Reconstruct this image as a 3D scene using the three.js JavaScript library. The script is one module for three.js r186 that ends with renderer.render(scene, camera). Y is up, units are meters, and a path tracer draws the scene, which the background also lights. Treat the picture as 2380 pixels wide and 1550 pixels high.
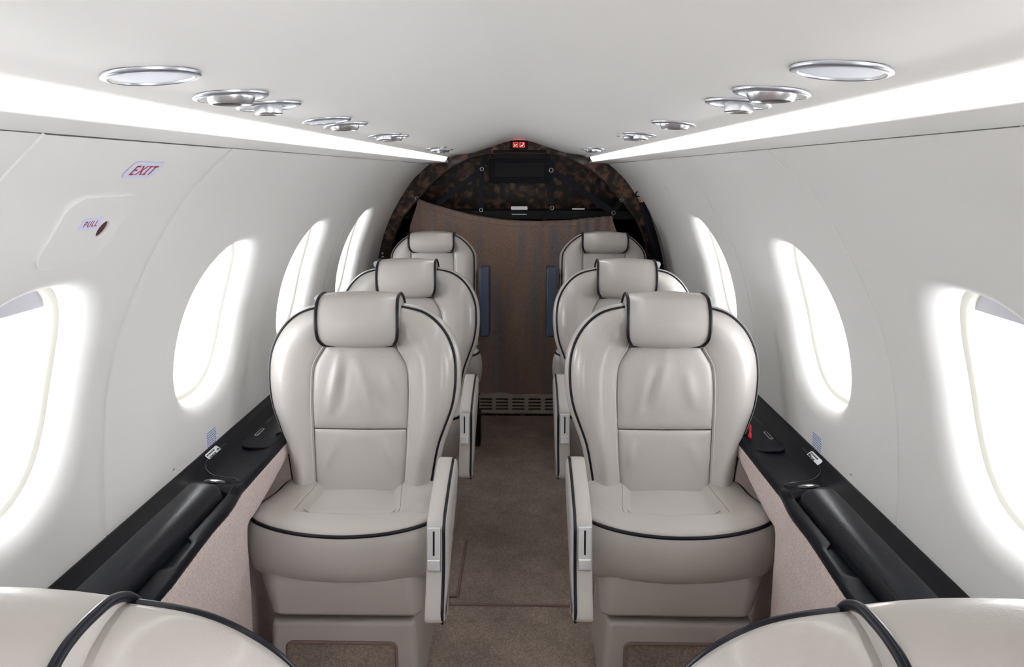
import * as THREE from 'three';
import { mergeGeometries } from 'three/addons/utils/BufferGeometryUtils.js';
import { RoundedBoxGeometry } from 'three/addons/geometries/RoundedBoxGeometry.js';
import { RectAreaLightUniformsLib } from 'three/addons/lights/RectAreaLightUniformsLib.js';

// ---------------------------------------------------------------- camera, sky, exposure
const scene = new THREE.Scene();
const renderer = new THREE.WebGLRenderer({ antialias: true });
renderer.toneMapping = THREE.LinearToneMapping;
renderer.toneMappingExposure = 1.18;
renderer.shadowMap.enabled = true;
RectAreaLightUniformsLib.init();

const FOCAL = 1600, PITCH = Math.atan(377 / FOCAL), YAW = Math.atan(31 * Math.cos(PITCH) / FOCAL);
const camera = new THREE.PerspectiveCamera(2 * Math.atan(775 / FOCAL) * 180 / Math.PI, 2380 / 1550, 0.02, 60);
camera.rotation.order = 'YXZ';
camera.position.set(0.033, 1.31, 0);
camera.rotation.set(-PITCH, YAW, 0);
scene.add(camera);

scene.background = new THREE.Color().setRGB(1.0, 1.02, 1.06);     // bright overcast apron outside
scene.backgroundIntensity = 9;
const COVE = 7;

// ---------------------------------------------------------------- helpers
let seed = 7;
const rnd = () => { seed = (seed * 1664525 + 1013904223) >>> 0; return seed / 4294967296; };
const V = (x, y, z) => new THREE.Vector3(x, y, z);
const clamp = (x, a, b) => Math.min(b, Math.max(a, x));
const sstep = (a, b, x) => { const t = clamp((x - a) / (b - a), 0, 1); return t * t * (3 - 2 * t); };
const lerp = (a, b, t) => a + (b - a) * t;
const gauss = (x, s) => Math.exp(-x * x / (2 * s * s));
function interp(tab, x) {                       // piecewise linear through [x, y] pairs, x rising
  if (x <= tab[0][0]) return tab[0][1];
  for (let i = 1; i < tab.length; i++) if (x <= tab[i][0]) return lerp(tab[i - 1][1], tab[i][1], (x - tab[i - 1][0]) / (tab[i][0] - tab[i - 1][0]));
  return tab[tab.length - 1][1];
}
const taken = {};
function numbered(n) { const k = taken[n] = (taken[n] ?? -1) + 1; return k ? `${n}_${String(k).padStart(3, '0')}` : n; }
function shade(o) { o.castShadow = true; o.receiveShadow = true; return o; }
function tag(o, label, category, group, kind) {
  o.userData.label = label; o.userData.category = category;
  if (group) o.userData.group = group;
  if (kind) o.userData.kind = kind;
  return o;
}
function thing(name, label, category, pos = [0, 0, 0], turn = 0, group, kind) {
  const g = new THREE.Group(); g.name = numbered(name); g.position.set(...pos); g.rotation.y = turn;
  scene.add(tag(g, label, category, group, kind)); return g;
}
function part(parent, name, geo, mat, label) {
  const m = shade(new THREE.Mesh(geo, mat)); m.name = name; parent.add(m);
  if (label) m.userData.label = label;
  return m;
}
function single(name, geo, mat, label, category, group, kind) {
  const m = shade(new THREE.Mesh(geo, mat)); m.name = numbered(name); scene.add(tag(m, label, category, group, kind)); return m;
}
function structure(name, geo, mat, label, category) {
  const m = shade(new THREE.Mesh(geo, mat)); m.name = name; scene.add(tag(m, label, category, null, 'structure')); return m;
}
// grid of rows of points -> smooth surface, uv in metres
function rows(R, { closed = false, flip = false, uvs = null } = {}) {
  const n = R[0].length, pos = [], uv = [], idx = [];
  let vv = 0;
  R.forEach((row, j) => {
    if (j) vv += row[n >> 1].distanceTo(R[j - 1][n >> 1]);
    let uu = 0;
    row.forEach((p, i) => { if (i) uu += p.distanceTo(row[i - 1]); pos.push(p.x, p.y, p.z); if (uvs) uv.push(...uvs(p, i, j)); else uv.push(uu, vv); });
  });
  for (let j = 0; j < R.length - 1; j++) for (let i = 0; i < (closed ? n : n - 1); i++) {
    const a = j * n + i, b = j * n + (i + 1) % n, c = a + n, d = b + n;
    if (flip) idx.push(a, c, b, b, c, d); else idx.push(a, b, c, b, d, c);
  }
  const g = new THREE.BufferGeometry();
  g.setAttribute('position', new THREE.Float32BufferAttribute(pos, 3));
  g.setAttribute('uv', new THREE.Float32BufferAttribute(uv, 2));
  g.setIndex(idx); g.computeVertexNormals(); return g;
}
const grid = (nu, nv, f, o) => { const R = []; for (let j = 0; j <= nv; j++) { const r = []; for (let i = 0; i <= nu; i++) r.push(f(i / nu, j / nv)); R.push(r); } return rows(R, o); };
function merge(list) {
  list = list.map((g) => { g = g.index ? g.toNonIndexed() : g; for (const k of Object.keys(g.attributes)) if (!['position', 'normal', 'uv'].includes(k)) g.deleteAttribute(k); return g; });
  return mergeGeometries(list);
}
const curve = (pts, closed = false) => new THREE.CatmullRomCurve3(pts, closed, 'centripetal');
const tube = (pts, r, n = 60, closed = false, rad = 6) => new THREE.TubeGeometry(curve(pts, closed), n, r, rad, closed);
const box = (w, h, d, x, y, z, r = 0.003) => new RoundedBoxGeometry(w, h, d, 2, Math.min(r, w / 2.1, h / 2.1, d / 2.1)).translate(x, y, z);
function bar(a, b, w, t) {                       // flat strap between two points, broad side to the viewer
  const L = a.distanceTo(b), g = new THREE.BoxGeometry(L, w, t), d = b.clone().sub(a).normalize();
  const up = V(0, 0, 1).cross(d).normalize(), m = new THREE.Matrix4().makeBasis(d, up, d.clone().cross(up));
  return g.applyMatrix4(m).translate((a.x + b.x) / 2, (a.y + b.y) / 2, (a.z + b.z) / 2);
}
function rrect(w, h, r, x = 0, y = 0, holeOf) {
  const s = holeOf ? new THREE.Path() : new THREE.Shape(), X = x - w / 2, Y = y - h / 2;
  r = Math.min(r, w / 2 - 1e-5, h / 2 - 1e-5);
  s.moveTo(X + r, Y); s.lineTo(X + w - r, Y); s.absarc(X + w - r, Y + r, r, -Math.PI / 2, 0); s.lineTo(X + w, Y + h - r); s.absarc(X + w - r, Y + h - r, r, 0, Math.PI / 2);
  s.lineTo(X + r, Y + h); s.absarc(X + r, Y + h - r, r, Math.PI / 2, Math.PI); s.lineTo(X, Y + r); s.absarc(X + r, Y + r, r, Math.PI, 1.5 * Math.PI);
  return s;
}

// ---------------------------------------------------------------- textures (periodic noise)
const PERM = new Float32Array(65536); for (let i = 0; i < 65536; i++) PERM[i] = rnd();
const cell = (x, y, p, s) => PERM[((((x % p) + p) % p) * 251 + (((y % p) + p) % p) * 7919 + s * 3571) & 65535];
function vnoise(x, y, p, s = 0) {
  const xi = Math.floor(x), yi = Math.floor(y); let u = x - xi, v = y - yi; u = u * u * (3 - 2 * u); v = v * v * (3 - 2 * v);
  return lerp(lerp(cell(xi, yi, p, s), cell(xi + 1, yi, p, s), u), lerp(cell(xi, yi + 1, p, s), cell(xi + 1, yi + 1, p, s), u), v);
}
function fbm(x, y, p, o = 4, s = 0) { let a = 0, w = 0.5, t = 0; for (let i = 0; i < o; i++) { a += w * vnoise(x * p, y * p, p, s + i); t += w; w /= 2; p *= 2; } return a / t; }
function dtex(n, metres, f, srgb = true) {       // f(u, v) -> [r, g, b] 0..1 display values, or a number
  const d = new Uint8Array(n * n * 4);
  for (let j = 0; j < n; j++) for (let i = 0; i < n; i++) {
    const c = f(i / n, j / n), k = (j * n + i) * 4, a = Array.isArray(c) ? c : [c, c, c];
    d[k] = clamp(a[0], 0, 1) * 255; d[k + 1] = clamp(a[1], 0, 1) * 255; d[k + 2] = clamp(a[2], 0, 1) * 255; d[k + 3] = 255;
  }
  const t = new THREE.DataTexture(d, n, n); t.wrapS = t.wrapT = THREE.RepeatWrapping; t.magFilter = THREE.LinearFilter; t.minFilter = THREE.LinearMipmapLinearFilter; t.generateMipmaps = true;
  t.repeat.set(1 / metres, 1 / metres); if (srgb) t.colorSpace = THREE.SRGBColorSpace; t.needsUpdate = true; return t;
}
const leatherBump = dtex(512, 0.16, (u, v) => 0.45 * fbm(u, v, 64, 2, 3) + 0.55 * fbm(u, v, 10, 3, 9), false);
const perfHole = (u, v) => {                     // perforated leather: staggered rows 2.2 mm apart, a hole every 4.4 mm
  const y = v * 32, row = Math.floor(y), fx = ((u * 16 + (row % 2) * 0.5) % 1) - 0.5, fy = (y % 1) - 0.5; return gauss(Math.hypot(fx * 4.4, fy * 2.2), 0.42);
};
const perfBump = dtex(512, 0.0704, (u, v) => 0.8 + 0.2 * fbm(u, v, 32, 2, 5) - 0.8 * perfHole(u, v), false);
const perfColor = dtex(512, 0.0704, (u, v) => { const h = 1 - 0.26 * perfHole(u, v); return [h, h, h]; });
const carpetColor = dtex(1024, 0.4, (u, v) => {
  const n = 0.55 * cell(Math.floor(u * 512), Math.floor(v * 512), 512, 2) + 0.45 * fbm(u, v, 96, 2, 6), c = fbm(u, v, 5, 3, 12), k = 0.50 + 0.55 * n + 0.22 * (c - 0.5);
  return [0.66 * k, 0.585 * k, 0.53 * k];
});
const carpetBump = dtex(512, 0.2, (u, v) => cell(Math.floor(u * 256), Math.floor(v * 256), 256, 4) * 0.6 + 0.4 * fbm(u, v, 64, 2, 1), false);
const twillColor = dtex(512, 0.08, (u, v) => {   // cord: fine diagonal ribs
  const r = 0.5 + 0.5 * Math.sin((v * 26 + u * 4) * 2 * Math.PI), t = 0.5 + 0.5 * Math.sin((u * 40) * 2 * Math.PI), n = fbm(u, v, 32, 2, 8), k = 0.62 + 0.34 * r + 0.1 * t * r + 0.16 * (n - 0.5);
  return [0.80 * k, 0.74 * k, 0.72 * k];
});
const twillBump = dtex(512, 0.08, (u, v) => 0.7 * (0.5 + 0.5 * Math.sin((v * 26 + u * 4) * 2 * Math.PI)) + 0.3 * (0.5 + 0.5 * Math.sin(u * 80 * Math.PI)), false);
const netColor = dtex(1024, 1.2, (u, v) => {     // woven brown cloth, warp threads of brown, rust and slate running down it
  const w = Math.sin(u * 260 * 2 * Math.PI) * Math.sin(v * 260 * 2 * Math.PI), st = vnoise(u * 60, v * 5, 64, 20), b = sstep(0.35, 0.8, 0.5 * st + 0.5 * vnoise(u * 24, v * 4, 64, 24)), q = cell(Math.floor(u * 340), Math.floor(v * 340), 1024, 22), k = 0.80 + 0.2 * w + 0.16 * (q - 0.5);
  return [lerp(0.475, 0.41, b) * k, lerp(0.39, 0.375, b) * k, lerp(0.34, 0.375, b) * k];
});
const netBump = dtex(512, 0.3, (u, v) => 0.5 + 0.5 * Math.sin(u * 75 * 2 * Math.PI) * Math.sin(v * 75 * 2 * Math.PI), false);
const burlColor = dtex(1024, 0.5, (u, v) => {    // dark walnut burl
  const wx = fbm(u, v, 6, 4, 30) - 0.5, wy = fbm(u, v, 6, 4, 34) - 0.5, uu = (u + 0.12 * wx + 1) % 1, vv = (v + 0.12 * wy + 1) % 1;
  const a = fbm(uu, vv, 16, 4, 38), b = 1 - Math.abs(2 * fbm(uu, vv, 12, 4, 44) - 1), k = 0.15 + 0.75 * sstep(0.3, 0.75, a) * (0.45 + 0.55 * b) + 0.3 * (fbm(u, v, 90, 2, 50) - 0.5);
  return [0.60 * k, 0.44 * k, 0.34 * k];
});
const plasticBump = dtex(512, 0.05, (u, v) => fbm(u, v, 64, 2, 60), false);

// ---------------------------------------------------------------- materials
const rgb = (r, g, b) => new THREE.Color().setRGB(r, g, b);
const std = (c, roughness, o = {}) => new THREE.MeshPhysicalMaterial({ color: c, roughness, ...o });
const M = {
  wall: std(rgb(0.72, 0.715, 0.70), 0.5),
  ceiling: std(rgb(0.72, 0.715, 0.70), 0.55),
  leather: std(rgb(0.42, 0.391, 0.368), 0.4, { bumpMap: leatherBump, bumpScale: 0.0003, specularIntensity: 0.8, clearcoat: 0.38, clearcoatRoughness: 0.15 }),
  perforated: std(rgb(0.45, 0.419, 0.396), 0.4, { map: perfColor, bumpMap: perfBump, bumpScale: 0.00012, specularIntensity: 0.8, clearcoat: 0.22, clearcoatRoughness: 0.2 }),
  shell: std(rgb(0.38, 0.348, 0.325), 0.42, { bumpMap: plasticBump, bumpScale: 0.0002 }),
  piping: std(rgb(0.006, 0.007, 0.012), 0.3, { specularIntensity: 0.5 }),
  stitch: std(rgb(0.30, 0.27, 0.245), 0.7),
  thread: std(rgb(0.62, 0.58, 0.53), 0.7),
  black: std(rgb(0.006, 0.006, 0.008), 0.5, { specularIntensity: 0.35 }),
  ledge: std(rgb(0.0035, 0.004, 0.0068), 0.3, { bumpMap: plasticBump, bumpScale: 0.0001, specularIntensity: 0.18 }),
  pad: std(rgb(0.007, 0.008, 0.012), 0.3, { bumpMap: leatherBump, bumpScale: 0.0003, specularIntensity: 0.4 }),
  gloss: std(rgb(0.010, 0.011, 0.014), 0.12, { clearcoat: 0.6, clearcoatRoughness: 0.08 }),
  carpet: std(rgb(1.5, 1.5, 1.53), 0.95, { map: carpetColor, bumpMap: carpetBump, bumpScale: 0.004, sheen: 0.3, sheenRoughness: 0.8 }),
  binding: std(rgb(0.19, 0.125, 0.11), 0.9),
  twill: std(rgb(1.55, 1.55, 1.55), 0.9, { map: twillColor, bumpMap: twillBump, bumpScale: 0.0012 }),
  net: std(rgb(2.5, 2.5, 2.5), 0.85, { map: netColor, bumpMap: netBump, bumpScale: 0.0012 }),
  burl: std(rgb(0.88, 0.83, 0.80), 0.4, { map: burlColor, specularIntensity: 0.7, clearcoat: 0.15, clearcoatRoughness: 0.12 }),
  metal: std(rgb(0.62, 0.63, 0.66), 0.28, { metalness: 1 }),
  satin: std(rgb(0.72, 0.73, 0.75), 0.36, { metalness: 0.85 }),
  ring: std(rgb(0.46, 0.48, 0.53), 0.32, { metalness: 0.9 }),
  brass: std(rgb(0.72, 0.50, 0.28), 0.3, { metalness: 1 }),
  slate: std(rgb(0.035, 0.052, 0.085), 0.4),
  navy: std(rgb(0.006, 0.007, 0.013), 0.65, { specularIntensity: 0.4 }),
  bracket: std(rgb(0.36, 0.39, 0.38), 0.45),
  grille: std(rgb(0.40, 0.345, 0.30), 0.55),
  void: std(rgb(0.010, 0.009, 0.009), 0.8),
  pane: std(rgb(1, 1, 1), 0.02, { transmission: 1, thickness: 0, ior: 1.3 }),
  cream: std(rgb(0.78, 0.765, 0.68), 0.5),
  windowShade: std(rgb(0.62, 0.62, 0.68), 0.6),
  red: std(rgb(0.55, 0.008, 0.02), 0.5),
  darkRed: std(rgb(0.05, 0.006, 0.010), 0.5),
  white: std(rgb(0.75, 0.75, 0.78), 0.5),
  glow: new THREE.MeshStandardMaterial({ color: 0xffffff, roughness: 0.5, emissive: rgb(1, 0.985, 0.96), emissiveIntensity: 2.2 }),
  lens: new THREE.MeshStandardMaterial({ color: 0xc6cad6, roughness: 0.4, emissive: rgb(0.86, 0.9, 1), emissiveIntensity: 0.06 }),
};
// ---------------------------------------------------------------- cabin cross-section: arc length s runs down from the cornice seam
const SEC = curve([[.455, 1.347], [.54, 1.271], [.61, 1.176], [.672, 1.067], [.712, .969], [.738, .87], [.757, .75], [.767, .63], [.762, .5], [.745, .3], [.71, -.02]].map(([x, y]) => V(x, y, 0)));
const TAB = []; {
  const N = 600, P = SEC.getPoints(N); let s = 0;
  P.forEach((p, i) => {
    if (i) s += p.distanceTo(P[i - 1]);
    const a = P[Math.max(0, i - 1)], b = P[Math.min(N, i + 1)], t = b.clone().sub(a).normalize();
    TAB.push({ s, x: p.x, y: p.y, nx: -t.y, ny: t.x });
  });
}
const SMAX = TAB[TAB.length - 1].s;
function W(side, z, s, dep = 0) {                // dep > 0 goes outward into the wall
  const k = clamp(s / SMAX, 0, 1) * (TAB.length - 1); let i = 0, lo = 0, hi = TAB.length - 1;
  while (hi - lo > 1) { const m = (lo + hi) >> 1; if (TAB[m].s <= s) lo = m; else hi = m; }
  i = lo; const a = TAB[i], b = TAB[i + 1], f = (s - a.s) / (b.s - a.s), nx = lerp(a.nx, b.nx, f), ny = lerp(a.ny, b.ny, f);
  return V(side * (lerp(a.x, b.x, f) + nx * dep), lerp(a.y, b.y, f) + ny * dep, z);
}
const sOf = (y) => { for (let i = 1; i < TAB.length; i++) if (TAB[i].y <= y) return lerp(TAB[i - 1].s, TAB[i].s, (TAB[i - 1].y - y) / (TAB[i - 1].y - TAB[i].y)); return SMAX; };
const hwOf = (y) => { for (let i = 1; i < TAB.length; i++) if (TAB[i].y <= y) return lerp(TAB[i - 1].x, TAB[i].x, (TAB[i - 1].y - y) / (TAB[i - 1].y - TAB[i].y)); return 0.71; };
function onWall(geo, side, zc, yc, off = 0) {    // bend a flat geometry (x to the reader's right, y up, z into the cabin) onto the wall
  const p = geo.attributes.position, sc = sOf(yc);
  for (let i = 0; i < p.count; i++) { const w = W(side, zc + side * p.getX(i), sc - p.getY(i), -off - p.getZ(i)); p.setXYZ(i, w.x, w.y, w.z); }
  geo.computeVertexNormals(); return geo;
}

// ---------------------------------------------------------------- side walls with their funnel-shaped window openings
const Z_FRONT = 0.95, Z_ARCH = -3.6, WIN_A = 0.2, WIN_B = (sOf(0.715) - sOf(1.168)) / 2, WIN_S = (sOf(0.715) + sOf(1.168)) / 2, HALF = 0.22;
const THICK = 0.10;
function superPoint(a, A, B, n = 2.5) { const c = Math.cos(a), s = Math.sin(a), r = Math.pow(Math.pow(Math.abs(c), n) + Math.pow(Math.abs(s), n), -1 / n); return [A * c * r, B * s * r]; }
const ANG = []; {
  const corners = [[1, SMAX - WIN_S], [1, -WIN_S], [-1, -WIN_S], [-1, SMAX - WIN_S]].map(([a, b]) => Math.atan2(b, a * HALF));
  const all = []; for (let i = 0; i < 120; i++) all.push(-Math.PI + i * Math.PI / 60);
  for (const c of corners) { let best = 0; all.forEach((a, i) => { if (Math.abs(a - c) < Math.abs(all[best] - c)) best = i; }); all[best] = c; }
  ANG.push(...all.sort((a, b) => a - b));
}
function rectPoint(a) {
  const c = Math.cos(a), s = Math.sin(a), up = WIN_S, dn = SMAX - WIN_S;
  const t = Math.min(Math.abs(c) > 1e-9 ? HALF / Math.abs(c) : 1e9, s > 1e-9 ? dn / s : s < -1e-9 ? up / -s : 1e9); return [c * t, s * t];
}
const S_SAMPLES = [...new Set(ANG.map((a) => rectPoint(a)).filter(([x]) => x > HALF - 1e-6).map(([, s]) => +(s + WIN_S).toFixed(7)))].sort((a, b) => a - b);
const RIM_INSET = 0.045, RIM_DEPTH = 0.052;
function windowPatch(side, zc, topGap) {
  const inner = [], outer = [], clampS = (s) => Math.max(s, topGap);
  for (let k = 0; k <= 14; k++) inner.push(ANG.map((a) => { const r = rectPoint(a), o = superPoint(a, WIN_A, WIN_B), t = Math.pow(k / 14, 0.8); return W(side, zc + lerp(r[0], o[0], t), clampS(WIN_S + lerp(r[1], o[1], t))); }));
  for (let k = 1; k <= 12; k++) { const q = k / 12 * Math.PI / 2, ins = RIM_INSET * Math.sin(q), d = RIM_DEPTH * (1 - Math.cos(q)); inner.push(ANG.map((a) => { const o = superPoint(a, WIN_A - ins, WIN_B - ins); return W(side, zc + o[0], WIN_S + o[1], d); })); }
  for (const d of [0.07, 0.085, THICK]) inner.push(ANG.map((a) => { const o = superPoint(a, WIN_A - RIM_INSET, WIN_B - RIM_INSET); return W(side, zc + o[0], WIN_S + o[1], d); }));
  for (let k = 0; k <= 8; k++) outer.push(ANG.map((a) => { const r = rectPoint(a), o = superPoint(a, WIN_A - RIM_INSET, WIN_B - RIM_INSET); return W(side, zc + lerp(o[0], r[0], k / 8), WIN_S + lerp(o[1], r[1], k / 8), THICK); }));
  return [rows(inner, { closed: true, flip: side < 0 }), rows(outer, { closed: true, flip: side < 0 })];
}
function plainStrip(side, z0, z1, grooves, gapOf) {
  const zs = []; const n = Math.max(2, Math.ceil((z1 - z0) / 0.06)); for (let i = 0; i <= n; i++) zs.push([lerp(z0, z1, i / n), 0]);
  for (const g of grooves) if (g > z0 + 0.003 && g < z1 - 0.003) zs.push([g - 0.0022, 0], [g, 0.005], [g + 0.0022, 0]);
  zs.sort((a, b) => a[0] - b[0]);
  const R = zs.map(([z, d]) => S_SAMPLES.map((s) => W(side, z, Math.max(s, gapOf(z)), d)));
  const O = zs.map(([z]) => S_SAMPLES.map((s) => W(side, z, s, THICK)));
  return [rows(R, { flip: side < 0 }), rows(O, { flip: side > 0 })];
}
const WINDOWS = { '-1': [-2.955, -2.265, -1.62, -0.94], 1: [-2.455, -1.62, -0.94] };
const DOOR = { z0: 0.12, z1: 0.90, top: 1.28 };          // open airstair door in the right wall, behind the camera
const GROOVES = { '-1': [-1.183, -0.716, -2.61], 1: [-2.1, -1.25, -0.62] };
function buildWall(side) {
  const list = []; let z = Z_ARCH - 0.02;
  const gapOf = side < 0 ? (zz) => 0.0003 + 0.0011 * sstep(-1.22, -0.8, zz) * (1 - sstep(-0.73, -0.715, zz)) : () => 0.0003;
  for (const zc of WINDOWS[side]) { list.push(...plainStrip(side, z, zc - HALF, GROOVES[side], gapOf), ...windowPatch(side, zc, gapOf(zc))); z = zc + HALF; }
  if (side < 0) list.push(...plainStrip(side, z, Z_FRONT, GROOVES[side], gapOf));
  else {                                          // the wall stops at the door, goes on above it and beyond it
    list.push(...plainStrip(side, z, DOOR.z0, GROOVES[side], gapOf), ...plainStrip(side, DOOR.z1, Z_FRONT, [], gapOf));
    const sd = sOf(DOOR.top), up = [0.0003]; for (let k = 1; k <= 6; k++) up.push(sd * k / 6);
    const band = (d) => [DOOR.z0, (DOOR.z0 + DOOR.z1) / 2, DOOR.z1].map((zz) => up.map((q) => W(side, zz, q, d)));
    list.push(rows(band(0)), rows(band(THICK), { flip: true }), rows([[DOOR.z0, DOOR.z1].map((zz) => W(side, zz, sd, 0)), [DOOR.z0, DOOR.z1].map((zz) => W(side, zz, sd, THICK))]));
    for (const zz of [DOOR.z0, DOOR.z1]) list.push(rows([0, THICK].map((d) => S_SAMPLES.map((q) => W(side, zz, q, d)))));
  }
  return merge(list);
}
structure('wall_left', buildWall(-1), M.wall, 'cream moulded cabin side wall on the left with oval windows', 'wall');
structure('wall_right', buildWall(1), M.wall, 'cream moulded cabin side wall on the right with oval windows', 'wall');

// windows: frame ring, pane, pulled shade
let winNo = 0;
const A_IN = WIN_A - RIM_INSET, B_IN = WIN_B - RIM_INSET;
function buildWindow(side, zc, shadeTo, handle, label) {
  const g = new THREE.Group(); g.name = `window_${++winNo}`; scene.add(tag(g, label, 'window', null, 'structure'));
  const prof = [[0, 0.050], [-0.008, 0.053], [-0.0125, 0.060], [-0.0125, 0.074], [-0.006, 0.080], [0.004, 0.080], [0.004, 0.050]];
  part(g, 'frame', rows(prof.map(([i, d]) => ANG.map((a) => { const o = superPoint(a, A_IN + i, B_IN + i); return W(side, zc + o[0], WIN_S + o[1], d); })), { closed: true, flip: side < 0 }), M.cream, 'cream inner window ring');
  const pane = []; for (let k = 0; k <= 8; k++) pane.push(ANG.map((a) => { const o = superPoint(a, (A_IN - 0.004) * (1 - k / 8) + 1e-4, (B_IN - 0.004) * (1 - k / 8) + 1e-4); return W(side, zc + o[0], WIN_S + o[1], 0.076); }));
  part(g, 'pane', rows(pane, { closed: true, flip: side < 0 }), M.pane);
  if (shadeTo) {                                  // sliding shade seen only at the top of the opening
    const s1 = sOf(shadeTo), edge = [], n = 40;
    const top = WIN_S - B_IN + 0.002, front = [], back = [];
    for (let j = 0; j <= 10; j++) {
      const s = lerp(top, s1, j / 10), b = clamp((s - WIN_S) / B_IN, -0.9999, 0), hw = (A_IN - 0.001) * Math.pow(1 - Math.pow(-b, 2.5), 1 / 2.5), r0 = [], r1 = [];
      for (let i = 0; i <= n; i++) { const zz = zc + hw * (2 * i / n - 1); r0.push(W(side, zz, s, 0.064)); r1.push(W(side, zz, s, 0.068)); }
      front.push(r0); back.push(r1);
    }
    const lip = [front[10], back[10]];
    part(g, 'shade', merge([rows(front), rows(back), rows(lip)]), M.windowShade, 'grey window shade pulled a little way down');
  }
  if (handle) part(g, 'shade_handle', onWall(box(0.03, 0.012, 0.008, 0, 0, 0, 0.003), side, zc - 0.02, 1.128, -0.052), M.black, 'small dark shade handle');
}
buildWindow(-1, -2.955, 0, 0, 'leftmost-wall oval window nearest the dark arch');
buildWindow(-1, -2.265, 0, 1, 'left-wall oval window beside the second row seat');
buildWindow(-1, -1.62, 0, 0, 'left-wall oval window beside the front forward-facing seat');
buildWindow(-1, -0.94, 1.074, 0, 'left-wall oval window under the red PULL placard, grey shade at its top');
buildWindow(1, -2.455, 0, 0, 'right-wall oval window nearest the dark arch');
buildWindow(1, -1.62, 0, 1, 'right-wall oval window beside the front forward-facing seat');
buildWindow(1, -0.94, 1.074, 0, 'right-wall oval window at the picture edge, grey shade at its top');

// ---------------------------------------------------------------- ceiling, cornice trims, front bulkhead, floor
const CEIL = [[0, 1.463], [.04, 1.459], [.08, 1.450], [.115, 1.4385], [.15, 1.4275], [.19, 1.4145], [.225, 1.4035], [.25, 1.398], [.275, 1.3945], [.30, 1.3925], [.318, 1.390], [.332, 1.3845], [.3455, 1.3775]];
const ceilY = (x) => interp(CEIL, Math.abs(x));
function sweepZ(profile, z0, z1, n = 40, flip = false) { const R = []; for (let j = 0; j <= n; j++) R.push(profile.map(([x, y]) => V(x, y, lerp(z0, z1, j / n)))); return rows(R, { flip }); }
{
  const sm = curve([...CEIL.slice(1).reverse().map(([x, y]) => V(-x, y, 0)), ...CEIL.map(([x, y]) => V(x, y, 0))]).getPoints(90).map((p) => [p.x, p.y]);
  const full = [[-.353, 1.45], [-.351, 1.384], [-.349, 1.379], ...sm, [.349, 1.379], [.351, 1.384], [.353, 1.45]];
  const roof = [[-.84, 1.06], [-.72, 1.26], [-.58, 1.44], [-.36, 1.56], [0, 1.60], [.36, 1.56], [.58, 1.44], [.72, 1.26], [.84, 1.06]];
  structure('ceiling', merge([sweepZ(full, Z_ARCH - 0.02, Z_FRONT, 60), sweepZ(roof, -4.5, 1.6, 10), sweepZ(roof.map(([x, y]) => [x * 1.02, y + 0.03]), -4.5, 1.6, 10)]), M.ceiling, 'smooth cream ceiling panel with a raised centre', 'ceiling');
  for (const side of [-1, 1]) {
    const lip = [[.385, 1.40], [.366, 1.372], [.3595, 1.358], [.3585, 1.3545], [.361, 1.3527], [.38, 1.3515], [.42, 1.3497], [.450, 1.3478], [.4550, 1.3478], [.4565, 1.352], [.456, 1.362]];
    structure(side < 0 ? 'trim_1' : 'trim_2', sweepZ(lip.map(([x, y]) => [side * x, y]), Z_ARCH - 0.02, Z_FRONT, 40, side < 0), M.wall, `cream cornice strip below the ${side < 0 ? 'left' : 'right'} cove light`, 'trim');
  }
}
// front bulkhead behind the camera
{
  const s = new THREE.Shape(); s.moveTo(-1, -.1); s.lineTo(1, -.1); s.lineTo(1, 1.62); s.lineTo(-1, 1.62); s.closePath();
  structure('wall_front', new THREE.ExtrudeGeometry(s, { depth: 0.04, bevelEnabled: false, curveSegments: 8 }).translate(0, 0, Z_FRONT), M.wall, 'plain cream front bulkhead behind the camera', 'wall');
}
structure('floor', box(1.7, 0.05, 5.7, 0, -0.0375, -1.55, 0.002), M.void, 'dark cabin floor under the carpet', 'floor');

// ---------------------------------------------------------------- cove light strips
for (const side of [-1, 1]) {
  const L = thing('cove_light', `long white cove light strip along the ${side < 0 ? 'left' : 'right'} edge of the ceiling`, 'cove light', [0, 0, 0], 0, 'cove light strips');
  const z0 = -3.47, z1 = Z_FRONT - 0.02, R = [];
  const prof = [[.3605, 1.3550], [.3560, 1.3600], [.3515, 1.3665], [.3478, 1.3730], [.3462, 1.3775], [.3500, 1.3830], [.3660, 1.3860], [.3760, 1.3740], [.3700, 1.3600]];
  const cx = .357, cy = 1.369;
  for (const [z, k] of [[z0, 0.02], [z0 + .002, .45], [z0 + .006, .75], [z0 + .014, .95], [z0 + .022, 1], [-2.4, 1], [-1.2, 1], [0, 1], [z1, 1]]) R.push([...prof, prof[0]].map(([x, y]) => V(side * (cx + (x - cx) * k), cy + (y - cy) * k, z)));
  part(L, 'diffuser', rows(R, { flip: side > 0 }), M.glow);
  for (let k = 0; k < 4; k++) {
    const a = new THREE.RectAreaLight(rgb(1, 0.985, 0.96), COVE, 1.08, 0.024); a.castShadow = true;
    a.position.set(side * 0.3455, 1.3640, z0 + 0.57 + k * 1.09); a.lookAt(side * 0.1, 0.9, a.position.z); L.add(a);
  }
}

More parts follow.
